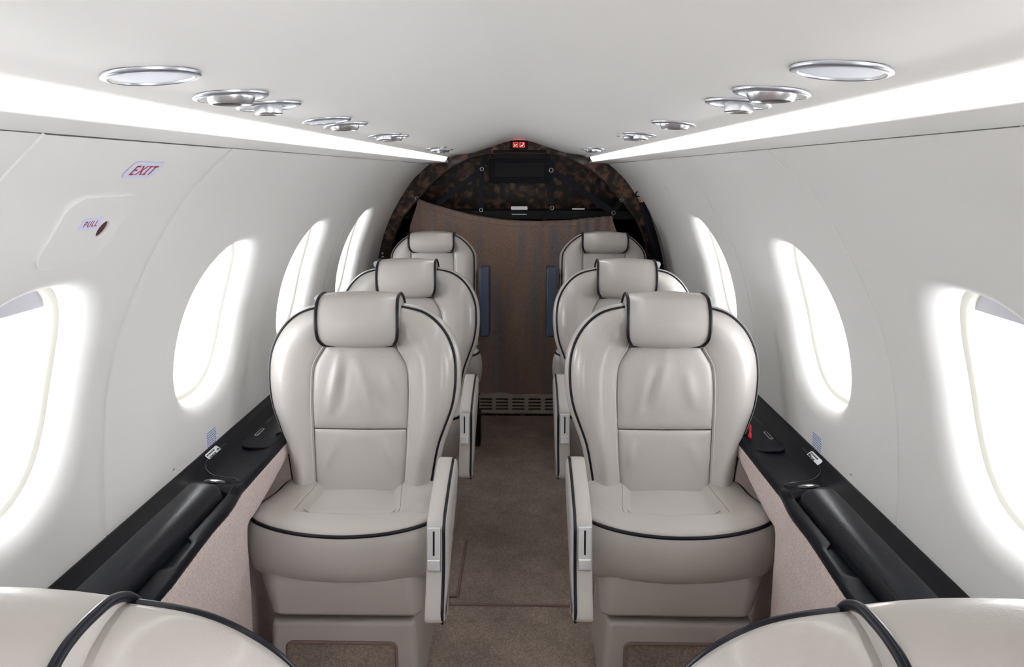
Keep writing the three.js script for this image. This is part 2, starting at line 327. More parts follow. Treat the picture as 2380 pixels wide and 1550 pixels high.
// ---------------------------------------------------------------- ceiling fittings
function fitting(side, d, kind, label) {
  const x = 0.296, zz = -(d + 0.019) / 0.973, e = 0.012, slope = Math.atan2(ceilY(x + e) - ceilY(x - e), 2 * e);
  const f = thing(kind === 'gasper' ? 'air_gasper' : kind === 'cup' ? 'reading_light' : 'ceiling_downlight', label, kind === 'gasper' ? 'air vent' : 'ceiling light', [side * x, ceilY(x) - 0.0005, zz], 0, 'round ceiling fittings');
  f.rotation.z = side * slope; f.userData.resting = 'set into the ceiling';
  const lathe = (pts, n = 48) => new THREE.LatheGeometry(pts.map(([a, b]) => new THREE.Vector2(a, b)), n);
  part(f, 'bezel', lathe([[.0415, 0], [.0412, -.0022], [.0395, -.0034], [.0352, -.0040], [.0342, -.0032], [.0338, -.0004], [.0338, .0006]]), M.ring, 'brushed metal ring');
  if (kind === 'lens') part(f, 'lens', lathe([[0.0001, -.0030], [.018, -.0029], [.030, -.0024], [.0338, -.0012]]), M.lens, 'milky lens');
  else {
    part(f, 'dish', lathe([[.0001, -.0006], [.034, -.0006]]), M.ring);
    if (kind === 'cup') { const c = part(f, 'cup', lathe([[.0265, -.0008], [.0262, -.003], [.0225, -.0095], [.0208, -.0102], [.0190, -.0098], [.0180, -.0060], [.0001, -.0050]]), M.metal, 'polished swivelling cup'); c.rotation.z = side * 0.08; }
    else { const c = part(f, 'nozzle', lathe([[.0172, -.0008], [.0172, -.0100], [.0160, -.0118], [.0125, -.0122], [.0110, -.0100], [.0100, -.0060], [.0001, -.0060]]), M.metal, 'polished air nozzle'); c.rotation.z = side * 0.06; }
  }
}
[['lens', 0.5975, 'large milky downlight at left, nearest the camera'], ['cup', 0.76, 'swivelling reading light at left, just beyond the large milky downlight'], ['gasper', 0.872, 'chrome air gasper at left, third fitting from the camera'],
  ['lens', 1.127, 'flat milky downlight at left, fourth fitting from the camera'], ['cup', 1.245, 'swivelling reading light at left, close behind the small milky downlight'], ['gasper', 1.59, 'chrome air gasper of the left pair above the second row'],
  ['cup', 1.69, 'reading light of the left pair above the second row'], ['gasper', 2.50, 'chrome air gasper of the left pair nearest the arch'], ['cup', 2.74, 'reading light of the left pair nearest the arch']].forEach(([k, d, l]) => fitting(-1, d, k, l));
[['lens', 0.577, 'large milky downlight at right, nearest the camera'], ['cup', 0.738, 'swivelling reading light at right, just beyond the large milky downlight'], ['gasper', 0.852, 'chrome air gasper at right, third fitting from the camera'],
  ['cup', 1.216, 'lone reading light at right between the two groups of fittings'], ['gasper', 1.57, 'chrome air gasper of the right pair above the second row'], ['cup', 1.676, 'reading light of the right pair above the second row'],
  ['gasper', 2.55, 'chrome air gasper of the right pair nearest the arch'], ['cup', 2.72, 'reading light of the right pair nearest the arch']].forEach(([k, d, l]) => fitting(1, d, k, l));

// ---------------------------------------------------------------- carpets
function carpetPiece(name, x0, x1, z0, z1, top, thick, label, edges, group) {
  const t = thing(name, label, 'carpet', [(x0 + x1) / 2, top - thick, (z0 + z1) / 2], 0, group), w = x1 - x0, d = z1 - z0;
  const g = new THREE.BoxGeometry(w, thick, d, 1, 1, 1).translate(0, thick / 2, 0), p = g.attributes.position, uv = g.attributes.uv;
  for (let i = 0; i < p.count; i++) uv.setXY(i, p.getX(i) + p.getY(i) * 0.5, p.getZ(i) + p.getY(i));
  part(t, 'pile', g, M.carpet);
  for (const e of edges) {
    const y = thick + 0.0005, r = 0.0055, P = { near: [[-w / 2, d / 2], [w / 2, d / 2]], far: [[-w / 2, -d / 2], [w / 2, -d / 2]], left: [[-w / 2, -d / 2], [-w / 2, d / 2]], right: [[w / 2, -d / 2], [w / 2, d / 2]] }[e];
    const pts = []; for (let i = 0; i <= 20; i++) pts.push(V(lerp(P[0][0], P[1][0], i / 20), y - 0.002 + 0.0008 * (rnd() - 0.5), lerp(P[0][1], P[1][1], i / 20) + 0.0015 * (rnd() - 0.5)));
    part(t, 'binding', tube(pts, r, 40), M.binding, 'brown bound edge');
  }
}
carpetPiece('aisle_carpet', -.70, .70, -1.893, Z_FRONT - 0.01, -0.0022, 0.009, 'taupe carpet at the near end of the aisle', [], 'aisle carpets');
carpetPiece('aisle_carpet', -.70, .70, -3.585, -1.887, 0, 0.0115, 'taupe aisle carpet running back to the air grille, brown bound front edge', ['near'], 'aisle carpets');
carpetPiece('carpet_hatch', -.34, -.176, -2.262, -1.924, 0.0038, 0.0036, 'small carpet hatch with bound edges by the left seat base', ['near', 'right']);

// ---------------------------------------------------------------- black side ledges
const Z_L0 = Z_ARCH + 0.02, Z_L1 = 0.11;
function ledgeInner(z) { return lerp(0.612, lerp(0.600, 0.588, sstep(-1.3, -1.0, z)), sstep(-1.46, -1.34, z)); }
function ledgeSection(side, z) {
  const A = sstep(-1.475, -1.40, z), xi = ledgeInner(z), tr = z > -1.398 ? 1 : 0;
  const scal = 0.013 * sstep(-1.215, -1.195, z) * (1 - sstep(-1.115, -1.095, z)), ti = 0.6265 - scal + 0.0 * z;
  const yA = (x) => lerp(0.606, 0.628, sstep(0.60, 0.70, x)), yB = (x) => lerp(0.603, 0.628, sstep(0.715, 0.755, x)) - 0.002 * gauss(x - 0.69, 0.03) + 0.004 * gauss(x - 0.632, 0.012);
  const hump = 0.006 * gauss(z + 1.432, 0.014), y = (x) => lerp(yB(x), yA(x), A) + hump * sstep(0.60, 0.63, x) * (1 - sstep(.70, .74, x));
  const deep = (x) => tr ? 0.604 : y(x);
  const P = [[.772, .60], [.772, y(.768)], [.760, y(.76) + .001], [.74, y(.74)], [.722, y(.722)], [.7102, y(.71)], [.7086, tr ? y(.71) - .002 : y(.7086)], [.7084, deep(.7084)], [.69, deep(.69)], [.67, deep(.67)], [.65, deep(.65)], [ti + 0.0012, deep(ti)], [ti + 0.0008, tr ? y(ti) - .002 : y(ti)], [ti - .0008, y(ti)], [(ti + xi) / 2, y((ti + xi) / 2)], [xi + .006, y(xi + .006) - .0005], [xi + .001, y(xi) - .004], [xi, y(xi) - .010], [xi + .002, .585], [.70, .575], [.772, .575]];
  return P.map(([x, yy]) => V(side * x, yy, z));
}
function placardTexture(w, h, draw) { const c = document.createElement('canvas'); c.width = w; c.height = h; draw(c.getContext('2d'), w, h); const t = new THREE.CanvasTexture(c); t.colorSpace = THREE.SRGBColorSpace; return t; }
function fitUv(g) { g.computeBoundingBox(); const b = g.boundingBox, p = g.attributes.position, uv = g.attributes.uv; for (let i = 0; i < p.count; i++) uv.setXY(i, (p.getX(i) - b.min.x) / (b.max.x - b.min.x), (p.getY(i) - b.min.y) / (b.max.y - b.min.y)); return g; }
const finePrint = (bg, ink, lines, arrow) => placardTexture(256, 160, (c, w, h) => {
  c.fillStyle = bg; c.fillRect(0, 0, w, h); c.fillStyle = ink; seed = 99;
  const n = lines; for (let i = 0; i < n; i++) { let x = 18; const y = h * (i + 0.7) / (n + 0.6); while (x < w - 40 - (arrow ? 60 : 0)) { const l = 10 + rnd() * 26; c.fillRect(x, y - h / n * 0.22, l, h / n * 0.42); x += l + 7; } }
  if (arrow) { const d = arrow, x = d > 0 ? w - 66 : 22; c.fillRect(x, h / 2 - 8, 44, 16); c.beginPath(); const tip = d > 0 ? x + 56 : x - 12, b = d > 0 ? x + 28 : x + 16; c.moveTo(tip, h / 2); c.lineTo(b, h / 2 - 34); c.lineTo(b, h / 2 + 34); c.fill(); }
});
for (const side of [-1, 1]) {
  const word = side < 0 ? 'left' : 'right';
  const L = thing('side_ledge', `black moulded armrest ledge along the ${word} wall`, 'ledge', [0, 0, 0], 0, 'side ledges');
  const zs = []; for (let z = Z_L0; z < -1.5; z += 0.08) zs.push(z);
  for (let z = -1.5; z < -1.4; z += 0.006) zs.push(z); zs.push(-1.3985, -1.3975);
  for (let z = -1.38; z < -1.23; z += 0.02) zs.push(z); for (let z = -1.225; z < -1.08; z += 0.004) zs.push(z); for (let z = -1.07; z < Z_L1; z += 0.08) zs.push(z);
  part(L, 'ledge_top', rows(zs.map((z) => ledgeSection(side, z)), { flip: side > 0 }), M.ledge);
  // padded armrest lid lying in the trough
  const pp = [[.7058, .604], [.7058, .632], [.7035, .6405], [.697, .6432], [.68, .6440], [.665, .6438], [.652, .6415], [.642, .6360], [.6355, .6275], [.633, .618], [.632, .604]], R = [], cx = .668, cy = .618;
  for (const [z, k, h] of [[-1.3945, .80, .72], [-1.392, .90, .86], [-1.386, .97, .95], [-1.376, 1, 1], [-1.2, 1, 1], [-.9, 1, 1], [-.5, 1, 1], [-.3, 1, 1]]) R.push(pp.map(([x, y]) => V(side * (cx + (x - cx) * k), .604 + (y - .604) * h, z)));
  R.unshift(R[0].map((p) => V(lerp(p.x, side * cx, .98), lerp(p.y, .61, .98), p.z)));
  part(L, 'armrest_pad', rows(R, { flip: side > 0 }), M.pad, 'padded black armrest lid with a finger scoop');
  // glossy ashtray lid
  const ash = new THREE.SphereGeometry(1, 32, 16).scale(.026, .0045, .009); ash.rotateY(side * 0.12).translate(side * .660, .6335, -1.4125); part(L, 'ashtray_lid', ash, M.gloss, 'glossy black ashtray lid');
  // moulded tray edge
  const ty = .6075, tr = [[.744, .6215, -1.66], [.7435, .6205, -1.58], [.742, .6195, -1.545], [.731, .6125, -1.522], [.708, ty - .002, -1.506], [.68, ty - .001, -1.494], [.64, ty + .001, -1.478], [.627, ty + .003, -1.463]];
  part(L, 'tray_edge', tube(tr.map(([x, y, z]) => V(side * x, y, z)), .0013, 50), M.gloss, 'raised moulded edge of the tray');
  // hinged cup-holder cover with finger notch
  const s = rrect(.082, .185, .026), n = new THREE.Path(); n.absellipse(-.041 * 1, -.002, .011, .02, 0, Math.PI * 2); s.holes.push(n);
  const sh = new THREE.Shape(); const w2 = .041, h2 = .0925, r = .026; sh.moveTo(-w2 + r, -h2); sh.lineTo(w2 - r, -h2); sh.absarc(w2 - r, -h2 + r, r, -Math.PI / 2, 0); sh.lineTo(w2, h2 - r); sh.absarc(w2 - r, h2 - r, r, 0, Math.PI / 2); sh.lineTo(-w2 + r, h2); sh.absarc(-w2 + r, h2 - r, r, Math.PI / 2, Math.PI); sh.lineTo(-w2, .02); sh.absarc(-w2, 0, .02, Math.PI / 2, -Math.PI / 2, true); sh.lineTo(-w2, -h2 + r); sh.absarc(-w2 + r, -h2 + r, r, Math.PI, 1.5 * Math.PI);
  const cg = new THREE.ExtrudeGeometry(sh, { depth: .004, bevelEnabled: true, bevelThickness: .002, bevelSize: .002, bevelSegments: 2, curveSegments: 8 });
  cg.rotateX(-Math.PI / 2); if (side < 0) cg.scale(-1, 1, 1); const cov = part(L, 'cup_holder_cover', side < 0 ? flipped(cg) : cg, M.ledge, 'rounded black cup holder cover'); cov.position.set(side * .671, .6015, -1.765); cov.rotation.z = side * 0.03;
  const lab = new THREE.ExtrudeGeometry(rrect(.010, .054, .003), { depth: .0006, bevelEnabled: false }).rotateX(-Math.PI / 2); const lb = part(cov, 'label', lab, M.bracket, 'small grey label strip'); lb.position.set(side * .028, .0062, -.012);
  const lab2 = new THREE.ExtrudeGeometry(rrect(.006, .048, .002), { depth: .0006, bevelEnabled: false }).rotateX(-Math.PI / 2); const lb2 = part(cov, 'label', lab2, M.black, 'dark print on the label'); lb2.position.set(side * .028, .0065, -.012);
  // placards
  const st = single('placard', onWall(fitUv(new THREE.ShapeGeometry(rrect(.062, .046, .012), 6)), side, side < 0 ? -1.637 : -1.628, .648, .0009), new THREE.MeshStandardMaterial({ map: finePrint('#d9dfee', '#5a6488', 7), roughness: .6 }), `pale blue instruction sticker on the ${word} wall above the ledge`, 'sticker', 'pale blue instruction stickers');
  const arrow = side < 0 ? 1 : -1, zc = side < 0 ? -1.597 : -1.590, sg = fitUv(new THREE.ExtrudeGeometry(rrect(.066, .021, .006), { depth: .0006, bevelEnabled: false, curveSegments: 6 })), sp = sg.attributes.position;
  for (let i = 0; i < sp.count; i++) { const t = sp.getY(i) / .021 + .5; sp.setXYZ(i, side * (lerp(.7375, .7535, t) - sp.getZ(i) * .7), lerp(.6155, .6285, t) + .0008 + sp.getZ(i), zc + side * sp.getX(i)); } sg.computeVertexNormals();
  single('placard', sg, new THREE.MeshStandardMaterial({ map: finePrint('#dfe3e8', '#20242c', 2, arrow), roughness: .6 }), `white arrow sticker on the ${word} black ledge`, 'sticker', 'white arrow stickers');
  single('wall_sticker', onWall(fitUv(new THREE.ShapeGeometry(rrect(.012, .014, .004), 6)), side, -1.443, .647, .0009), new THREE.MeshStandardMaterial({ map: finePrint('#e9eaee', '#6a6e7c', 1), roughness: .6 }), `tiny white sticker on the ${word} wall above the armrest pad`, 'sticker', 'tiny white wall stickers');
  // woven lower side panel, recessed beside the seats
  const zz = []; for (let z = Z_L0; z < -1.5; z += 0.05) zz.push(z); for (let z = -1.5; z < -1.36; z += 0.008) zz.push(z); for (let z = -1.35; z < -.98; z += 0.06) zz.push(z); for (let z = -.975; z < -.92; z += 0.008) zz.push(z); for (let z = -.9; z < Z_L1; z += 0.06) zz.push(z);
  const lipH = (z) => z < -1.46 ? lerp(.020, .075, sstep(-1.85, -1.46, z)) : lerp(.075, .03, sstep(-.97, -.93, z));
  const SP = zz.map((z) => { const a = sstep(-1.475, -1.435, z) * (1 - sstep(-.97, -.93, z)), xi = ledgeInner(z) + .001, l = lipH(z);
    const B = [[xi, .592], [xi - .001, .585], [xi, .585 - l], [xi + .02, .57 - l], [.69, .555 - l], [.705, .38], [.70, .18], [.69, 0]], A = [[xi, .592], [xi - .001, .57], [xi - .002, .51], [xi - .002, .46], [xi - .001, .40], [xi + .002, .30], [xi + .012, .14], [xi + .028, 0]];
    const pts = B.map((b, i) => V(side * lerp(b[0], A[i][0], a), lerp(b[1], A[i][1], a), z)); return curve(pts).getPoints(28); });
  single('fabric_wainscot', rows(SP, { flip: side > 0, uvs: (p) => [p.z, p.y - Math.abs(p.x) * .6] }), M.twill, `taupe woven lower side panel under the ${word} black ledge`, 'panel', 'woven side panels');
}
function flipped(g) { g = g.index ? g.toNonIndexed() : g; for (const k of Object.keys(g.attributes)) { const a = g.attributes[k], n = a.itemSize; for (let i = 0; i < a.count; i += 3) for (let c = 0; c < n; c++) { const t = a.array[(i + 1) * n + c]; a.array[(i + 1) * n + c] = a.array[(i + 2) * n + c]; a.array[(i + 2) * n + c] = t; } } g.computeVertexNormals(); return g; }
{ // red cord tucked into the right cup-holder cover
  const c = thing('cord', 'red cord end sticking out beside the right cup holder cover', 'cord', [.640, .612, -1.75]);
  part(c, 'cord_loop', tube([V(0, .000, .005), V(.005, .004, -.01), V(.012, .006, -.04), V(.020, .006, -.07), V(.027, .005, -.085), V(.020, .008, -.06), V(.006, .006, -.02), V(-.004, .002, .0)], .0026, 50), M.red);
}

// ---------------------------------------------------------------- emergency exit: placards and handle cover on the left wall
const textTexture = (txt, w, h, size, bg = '#cfd4ea', ink = '#9c1c3c') => placardTexture(w, h, (c) => { c.fillStyle = bg; c.fillRect(0, 0, w, h); c.fillStyle = ink; c.font = `bold ${size}px sans-serif`; c.textAlign = 'center'; c.textBaseline = 'middle'; c.save(); c.translate(w / 2, h / 2 + size * 0.04); c.scale(w / (h * 2.1), 1.08); c.fillText(txt, 0, 0); c.restore(); });
single('exit_sign', onWall(fitUv(new THREE.ExtrudeGeometry(rrect(.078, .033, .009), { depth: .0008, bevelEnabled: false, curveSegments: 6 })), -1, -.970, 1.3125, .0006), new THREE.MeshStandardMaterial({ map: textTexture('EXIT', 512, 220, 168), roughness: .5 }), 'lilac EXIT placard with dark red lettering on the left wall', 'sign');
{
  const g = thing('handle_cover', 'raised cream emergency handle cover with a dark finger hole, left wall', 'cover');
  const s = rrect(.155, .118, .030); const h = new THREE.Path(); h.absellipse(.032, -.002, .0135, .0165, 0, Math.PI * 2); s.holes.push(h);
  const e = new THREE.ExtrudeGeometry(s, { depth: .0028, bevelEnabled: true, bevelThickness: .0022, bevelSize: .0025, bevelSegments: 3, curveSegments: 14 });
  part(g, 'cover_plate', onWall(e, -1, -.9455, 1.2335, -.0006), M.wall);
  part(g, 'finger_recess', onWall(new THREE.CircleGeometry(.017, 28), -1, -.9455 - .032, 1.2318, .0004), M.darkRed, 'dark red finger hole');
  single('pull_sign', onWall(fitUv(new THREE.ExtrudeGeometry(rrect(.046, .0215, .006), { depth: .0006, bevelEnabled: false, curveSegments: 6 })), -1, -.9375, 1.2435, .0046), new THREE.MeshStandardMaterial({ map: textTexture('PULL', 512, 240, 150), roughness: .5 }), 'small lilac PULL placard with dark red lettering beside the finger hole', 'sign');
}
for (const side of [-1, 1]) { // moulded hook caps above the windows
  const g = onWall(new THREE.TorusGeometry(.016, .0022, 6, 24, 4.6), side, side < 0 ? -2.36 : -2.64, 1.243, -.0004);
  single('coat_hook_cap', g, M.wall, `small round cap moulded in the ${side < 0 ? 'left' : 'right'} wall above the windows`, 'cap', 'round wall caps');
}

// ---------------------------------------------------------------- seats
const RECL = Math.atan(377 / 1600);
function buildSeat(side, opt, name, label, pos, turn, group) {
  // local: origin on the floor, +z forward; x is multiplied by side so that the aisle lies at +x * side
  const T = thing(name, label, 'seat', pos, turn, group), X = (x) => x * side, mirror = side < 0;
  const P2 = (x, y, z) => V(X(x), y, z);
  const by0 = .455 + (opt.lift ?? 0), bz0 = -.118, cu = Math.cos(RECL), su = Math.sin(RECL);
  const B = (x, by, bd) => V(X(x), by0 + by * cu + bd * su, bz0 - by * su + bd * cu);
  const NV = 90, outC = curve(opt.outline.map(([x, y]) => V(x, y, 0))), semC = curve(opt.seam.map(([x, y]) => V(x, y, 0)));
  const O = outC.getSpacedPoints(NV), S = semC.getSpacedPoints(NV), topBy = opt.outline[opt.outline.length - 1][1];
  // match seam rows to the bolster rows
  const edgeD = .030, panelD = (x, by) => {        // depth of the perforated centre panel
    const pw = seamAt(by), k = clamp(1 - Math.abs(x) / pw, 0, 1), near = Math.min((pw - Math.abs(x)), Math.abs(by - opt.hseam));
    let d = edgeD - .002 + .010 * Math.pow(k, .6) - .006 * Math.exp(-near / .006) + .004 * Math.sin(clamp((by - opt.hseam) / .2, 0, 1) * Math.PI);
    for (const [ax, ay, bx, by_, amp, wd] of opt.folds) { const vx = bx - ax, vy = by_ - ay, t = clamp(((x - ax) * vx + (by - ay) * vy) / (vx * vx + vy * vy), 0, 1), dd = Math.hypot(x - ax - t * vx, by - ay - t * vy); d += 1.6 * amp * gauss(dd, wd) * Math.sin(Math.PI * clamp(t * .9 + .08, 0, 1)); }
    return d * (opt.flat ?? 1);
  };
  const seamAt = (by) => { let i = 0; while (i < S.length - 2 && S[i + 1].y < by) i++; const a = S[i], b = S[i + 1], f = clamp((by - a.y) / Math.max(1e-6, b.y - a.y), 0, 1); return lerp(a.x, b.x, f); };
  const bolster = [];
  for (const sg of [-1, 1]) {
    const NB = 26, R = [];
    for (let j = 0; j <= NV; j++) { const row = []; for (let i = 0; i <= NB; i++) {
      const w = i / NB, o = O[j], s = S[j], x = lerp(o.x, s.x, w), y = lerp(o.y, s.y, w), wid = Math.hypot(o.x - s.x, o.y - s.y), e = w * wid;
      const R0 = Math.min(.055, wid * .6), roll = Math.sqrt(1 - Math.pow(1 - Math.min(e / R0, 1), 2)), back = wid - e;
      let d = .036 * roll + (opt.puff ?? .014) * Math.sin(Math.PI * Math.min(1, w * 1.0)) * Math.min(1, wid / .07) - .006 * Math.exp(-back / .005) - .006 * sstep(.4, 1, w);
      d *= sstep(.0, .012, wid) * (opt.flat ?? 1);
      row.push(B(sg * x, y, d)); } R.push(row); }
    bolster.push(rows(R, { flip: (sg > 0) !== mirror }));
    // side and rear shell
    const prof = [[0, 0], [.007, -.004], [.012, -.014], [.0145, -.032], [.013, -.055], [.005, -.078], [-.012, -.094], [-.040, -.102]];
    const nrm = O.map((p, i) => { const a = O[Math.max(0, i - 1)], b = O[Math.min(NV, i + 1)], t = b.clone().sub(a).normalize(); return V(t.y, -t.x, 0); });
    const RR = prof.map(([of, d]) => O.map((p, i) => B(sg * Math.max(.005, p.x + nrm[i].x * of), p.y + nrm[i].y * of, d)));
    RR.push(O.map((p, i) => { const q = RR[RR.length - 1]; return B(0, Math.min(p.y, topBy - .04), -.106); }));
    bolster.push(rows(RR, { flip: (sg > 0) === mirror }));
    // top strip under the headrest joining both sides
  }
  bolster.push(rows([0, -.004, -.014, -.032, -.055, -.078, -.094].map((d, k) => { const of = [0, .007, .012, .0145, .013, .005, -.012][k], r = []; for (let i = 0; i <= 8; i++) r.push(B(lerp(-1, 1, i / 8) * opt.outline[opt.outline.length - 1][0], topBy + of, d)); return r; })));
  part(T, 'backrest', merge(bolster), M.leather);
  // centre panels
  for (const [nm, y0, y1] of [['lower_back_panel', opt.outline[0][1], opt.hseam - .0012], ['upper_back_panel', opt.hseam + .0012, opt.panelTop]]) {
    const n = Math.ceil((y1 - y0) / .0035); if (n < 2) continue;
    part(T, nm, grid(64, n, (u, v) => { const by = lerp(y0, y1, v), pw = seamAt(by), x = pw * (2 * u - 1); return B(x, by, panelD(x, by)); }, { flip: mirror }), M.perforated, 'perforated leather centre panel');
  }
  // stitched seams
  const seamPts = (sg) => { const r = []; for (let i = 0; i <= 40; i++) { const by = lerp(-.02, opt.panelTop - .03, i / 40), pw = seamAt(by) + .0055; r.push(B(sg * pw, by, (edgeD + .0003) * (opt.flat ?? 1))); } return r; };
  for (const sg of [-1, 1]) part(T, 'seam', tube(seamPts(sg), .0011, 60, false, 5), M.thread, 'pale stitching');
  // piping round the back
  const pip = []; for (const sg of [1]) { for (let i = 2; i <= NV; i += 3) pip.push(B(sg * O[i].x * 1.003, O[i].y + .001, .001)); for (let i = NV; i >= 2; i -= 3) pip.push(B(-O[i].x * 1.003, O[i].y + .001, .001)); }
  part(T, 'back_piping', tube(pip, .0046, 220, false, 8), M.piping, 'black piping');
  // headrest: padded roll draped over the top
  const [h0, h1] = opt.head, hh = h1 - h0, hx = opt.headW, hsh = opt.headShift ?? 0, hdp = opt.headDepth ?? 1;
  const hc = curve([[h0, .034], [h0 + .06 * hh, .060], [h0 + .30 * hh, .074], [h0 + .62 * hh, .076], [h0 + .88 * hh, .062], [h1, .030], [h1 + .004, -.004], [h1 - .012, -.038], [h1 - .05, -.058], [h0 + .25 * hh, -.062], [h0 + .05 * hh, -.04]].map(([a, b]) => V(a, b * hdp + hsh, 0)), true).getSpacedPoints(72).slice(0, 72);
  const wOf = (by) => hx * (1 - .12 * Math.pow(clamp((h0 + .22 * hh - by) / (.22 * hh), 0, 1), 2.2)) + .003 * Math.sin((by - h0) / hh * Math.PI);
  const hr = []; for (const u of [-1, -.94, -.8, -.6, -.3, 0, .3, .6, .8, .94, 1]) { const pf = .0075 * (1 - u * u); hr.push(hc.map((p) => { const cxh = (h0 + h1) / 2, cd = .005 + hsh, l = Math.hypot(p.x - cxh, p.y - cd), k = 1 + pf / l; return B(u * wOf(p.x), cxh + (p.x - cxh) * k, cd + (p.y - cd) * k); })); }
  const ends = [-1, 1].map((sg) => { const rr = []; for (const k of [1, .9, .6, .3, .02]) rr.push(hc.map((p) => { const cxh = (h0 + h1) / 2; return B(sg * (wOf(p.x) - .0 + .004 * (1 - k)), cxh + (p.x - cxh) * k, .005 + hsh + (p.y - .005 - hsh) * k); })); return rows(rr, { closed: true, flip: (sg < 0) !== mirror }); });
  const head = part(T, 'headrest', merge([rows(hr, { closed: true, flip: !mirror }), ...ends]), M.leather, 'padded headrest roll');
  for (const sg of [-1, 1]) part(head, 'headrest_piping', tube(hc.filter((_, i) => i % 3 === 0).map((p) => { const cxh = (h0 + h1) / 2; return B(sg * (wOf(p.x) + .001), cxh + (p.x - cxh) * 1.012, .005 + hsh + (p.y - .005 - hsh) * 1.012); }), .0046, 110, true, 8), M.piping, 'black piping');
  { const r = []; for (let i = 0; i <= 10; i++) r.push(B(lerp(-1, 1, i / 10) * wOf(h0) * .97, h0 - .001, .036 * hdp + hsh)); part(head, 'headrest_piping', tube(r, .0028, 20, false, 6), M.piping, 'black piping'); }
  if (opt.bracket) { const b = new THREE.ExtrudeGeometry((() => { const s = new THREE.Shape(); s.moveTo(0, 0); s.lineTo(.034, .004); s.lineTo(.038, .016); s.lineTo(.034, .022); s.lineTo(0, .030); return s; })(), { depth: .05, bevelEnabled: true, bevelSize: .002, bevelThickness: .002, bevelSegments: 2 });
    const p = b.attributes.position; for (let i = 0; i < p.count; i++) { const q = B(-(hx - .006) - p.getX(i), h1 - .024 + p.getY(i), -.060 + p.getZ(i)); p.setXYZ(i, q.x, q.y, q.z); } b.computeVertexNormals(); part(T, 'headrest_bracket', mirror ? b : flipped(b), M.bracket, 'grey plastic headrest bracket'); }
  // cushion
  const lift = opt.lift ?? 0, half = [[0, .134], [.07, .131], [.13, .124], [.19, .110], [.222, .093], [.2345, .068], [.232, .03], [.218, -.05], [.198, -.15], [.10, -.165], [0, -.165]];
  const plan = curve([...half, ...half.slice(1, -1).reverse().map(([x, z]) => [-x, z])].map(([x, z]) => V(x, 0, z)), true).getSpacedPoints(200).slice(0, 200); plan.push(...plan.splice(0, 100));
  const pipY = (x, z) => .456 + lift + .026 * Math.pow(Math.abs(x) / .23, 2.2) * sstep(-.1, .06, z) + .012 * (1 - sstep(-.1, .05, z));
  const edge = (x, z) => { let m = 1; for (let i = 0; i < plan.length; i += 2) { const a = plan[i], b = plan[(i + 2) % plan.length], vx = b.x - a.x, vz = b.z - a.z, t = clamp(((x - a.x) * vx + (z - a.z) * vz) / (vx * vx + vz * vz), 0, 1); m = Math.min(m, Math.hypot(a.x + t * vx - x, a.z + t * vz - z)); } return m; };
  const padW = (z) => .112 + .016 * sstep(-.1, .05, z);
  const topY = (x, z, e) => {
    const roll = .021 * Math.sqrt(1 - Math.pow(1 - Math.min(e / .055, 1), 2)), inX = padW(z) - Math.abs(x), inZ = .056 - z;
    let y = pipY(x * .98, z) + roll - .019 * sstep(-.003, .020, Math.min(inX, inZ)) * (1 - .25 * sstep(.02, .10, Math.min(inX, inZ)));
    y -= .0045 * gauss(inX, .0042) * sstep(-.012, .012, inZ) + (inX > 0 ? .004 * gauss(z - .020, .0042) * sstep(0, .01, inX) : 0);
    return Math.min(y, .492 + lift);
  };
  const NR = 72, top = [];
  for (let k = 0; k <= NR; k++) { const t = 1 - k / NR; top.push(plan.map((p) => { const x = p.x * t, z = lerp(-.02, p.z, t); return P2(x, topY(x, z, k === 0 ? 0 : edge(x, z)), z); })); }
  const stitch = (pts) => part(T, 'cushion_seam', tube(pts.map(([x, z]) => P2(x, topY(x, z, edge(x, z)) + .0004, z)), .0009, 40, false, 5), M.stitch, 'stitched seam');
  for (const sg of [-1, 1]) stitch(Array.from({ length: 16 }, (_, i) => { const z = lerp(-.12, .052, i / 15); return [sg * (padW(z) + .004), z]; }));
  stitch(Array.from({ length: 16 }, (_, i) => [lerp(-1, 1, i / 15) * .118, .020]));
  const sideProf = [[0, 0], [.005, -.008], [.0105, -.026], [.0135, -.055], [.0125, -.085], [.006, -.112], [-.008, -.129], [-.022, -.133]];
  const pn = plan.map((p, i) => { const a = plan[(i + 199) % 200], b = plan[(i + 1) % 200], t = b.clone().sub(a).normalize(); return V(-t.z, 0, t.x); });
  if (pn[100].z < 0) pn.forEach((v) => v.negate());
  const sides = sideProf.map(([of, dy]) => plan.map((p, i) => { const py = pipY(p.x, p.z), q = clamp(-dy / .133, 0, 1); return P2(p.x + pn[i].x * of, lerp(py, .325 + lift, q), p.z + pn[i].z * of); }));
  sides.push(plan.map((p) => P2(p.x * .6, .324 + lift, p.z * .6)));
  part(T, 'seat_cushion', merge([rows(top, { closed: true, flip: mirror }), rows(sides, { closed: true, flip: !mirror })]), M.leather);
  part(T, 'cushion_piping', tube(plan.filter((_, i) => i % 3 === 0).map((p) => P2(p.x * 1.006, pipY(p.x, p.z) + .0005, p.z * 1.004)), .0046, 160, true, 8), M.piping, 'black piping');
  // tapered skirt
  const skirtAt = (xa, xw, zf, y, r) => { const q = [], zb = -.16, c = [[xa, zf], [xa, zb], [-xw, zb], [-xw, zf]], d = [[-1, -1], [-1, 1], [1, 1], [1, -1]]; c.forEach(([cx, cz], i) => { for (let k = 0; k <= 4; k++) { const a = Math.PI / 2 * (1 - k / 4) - i * Math.PI / 2; q.push(P2(cx + d[i][0] * r + r * Math.cos(a), y, cz + d[i][1] * r + r * Math.sin(a))); } }); return q; };
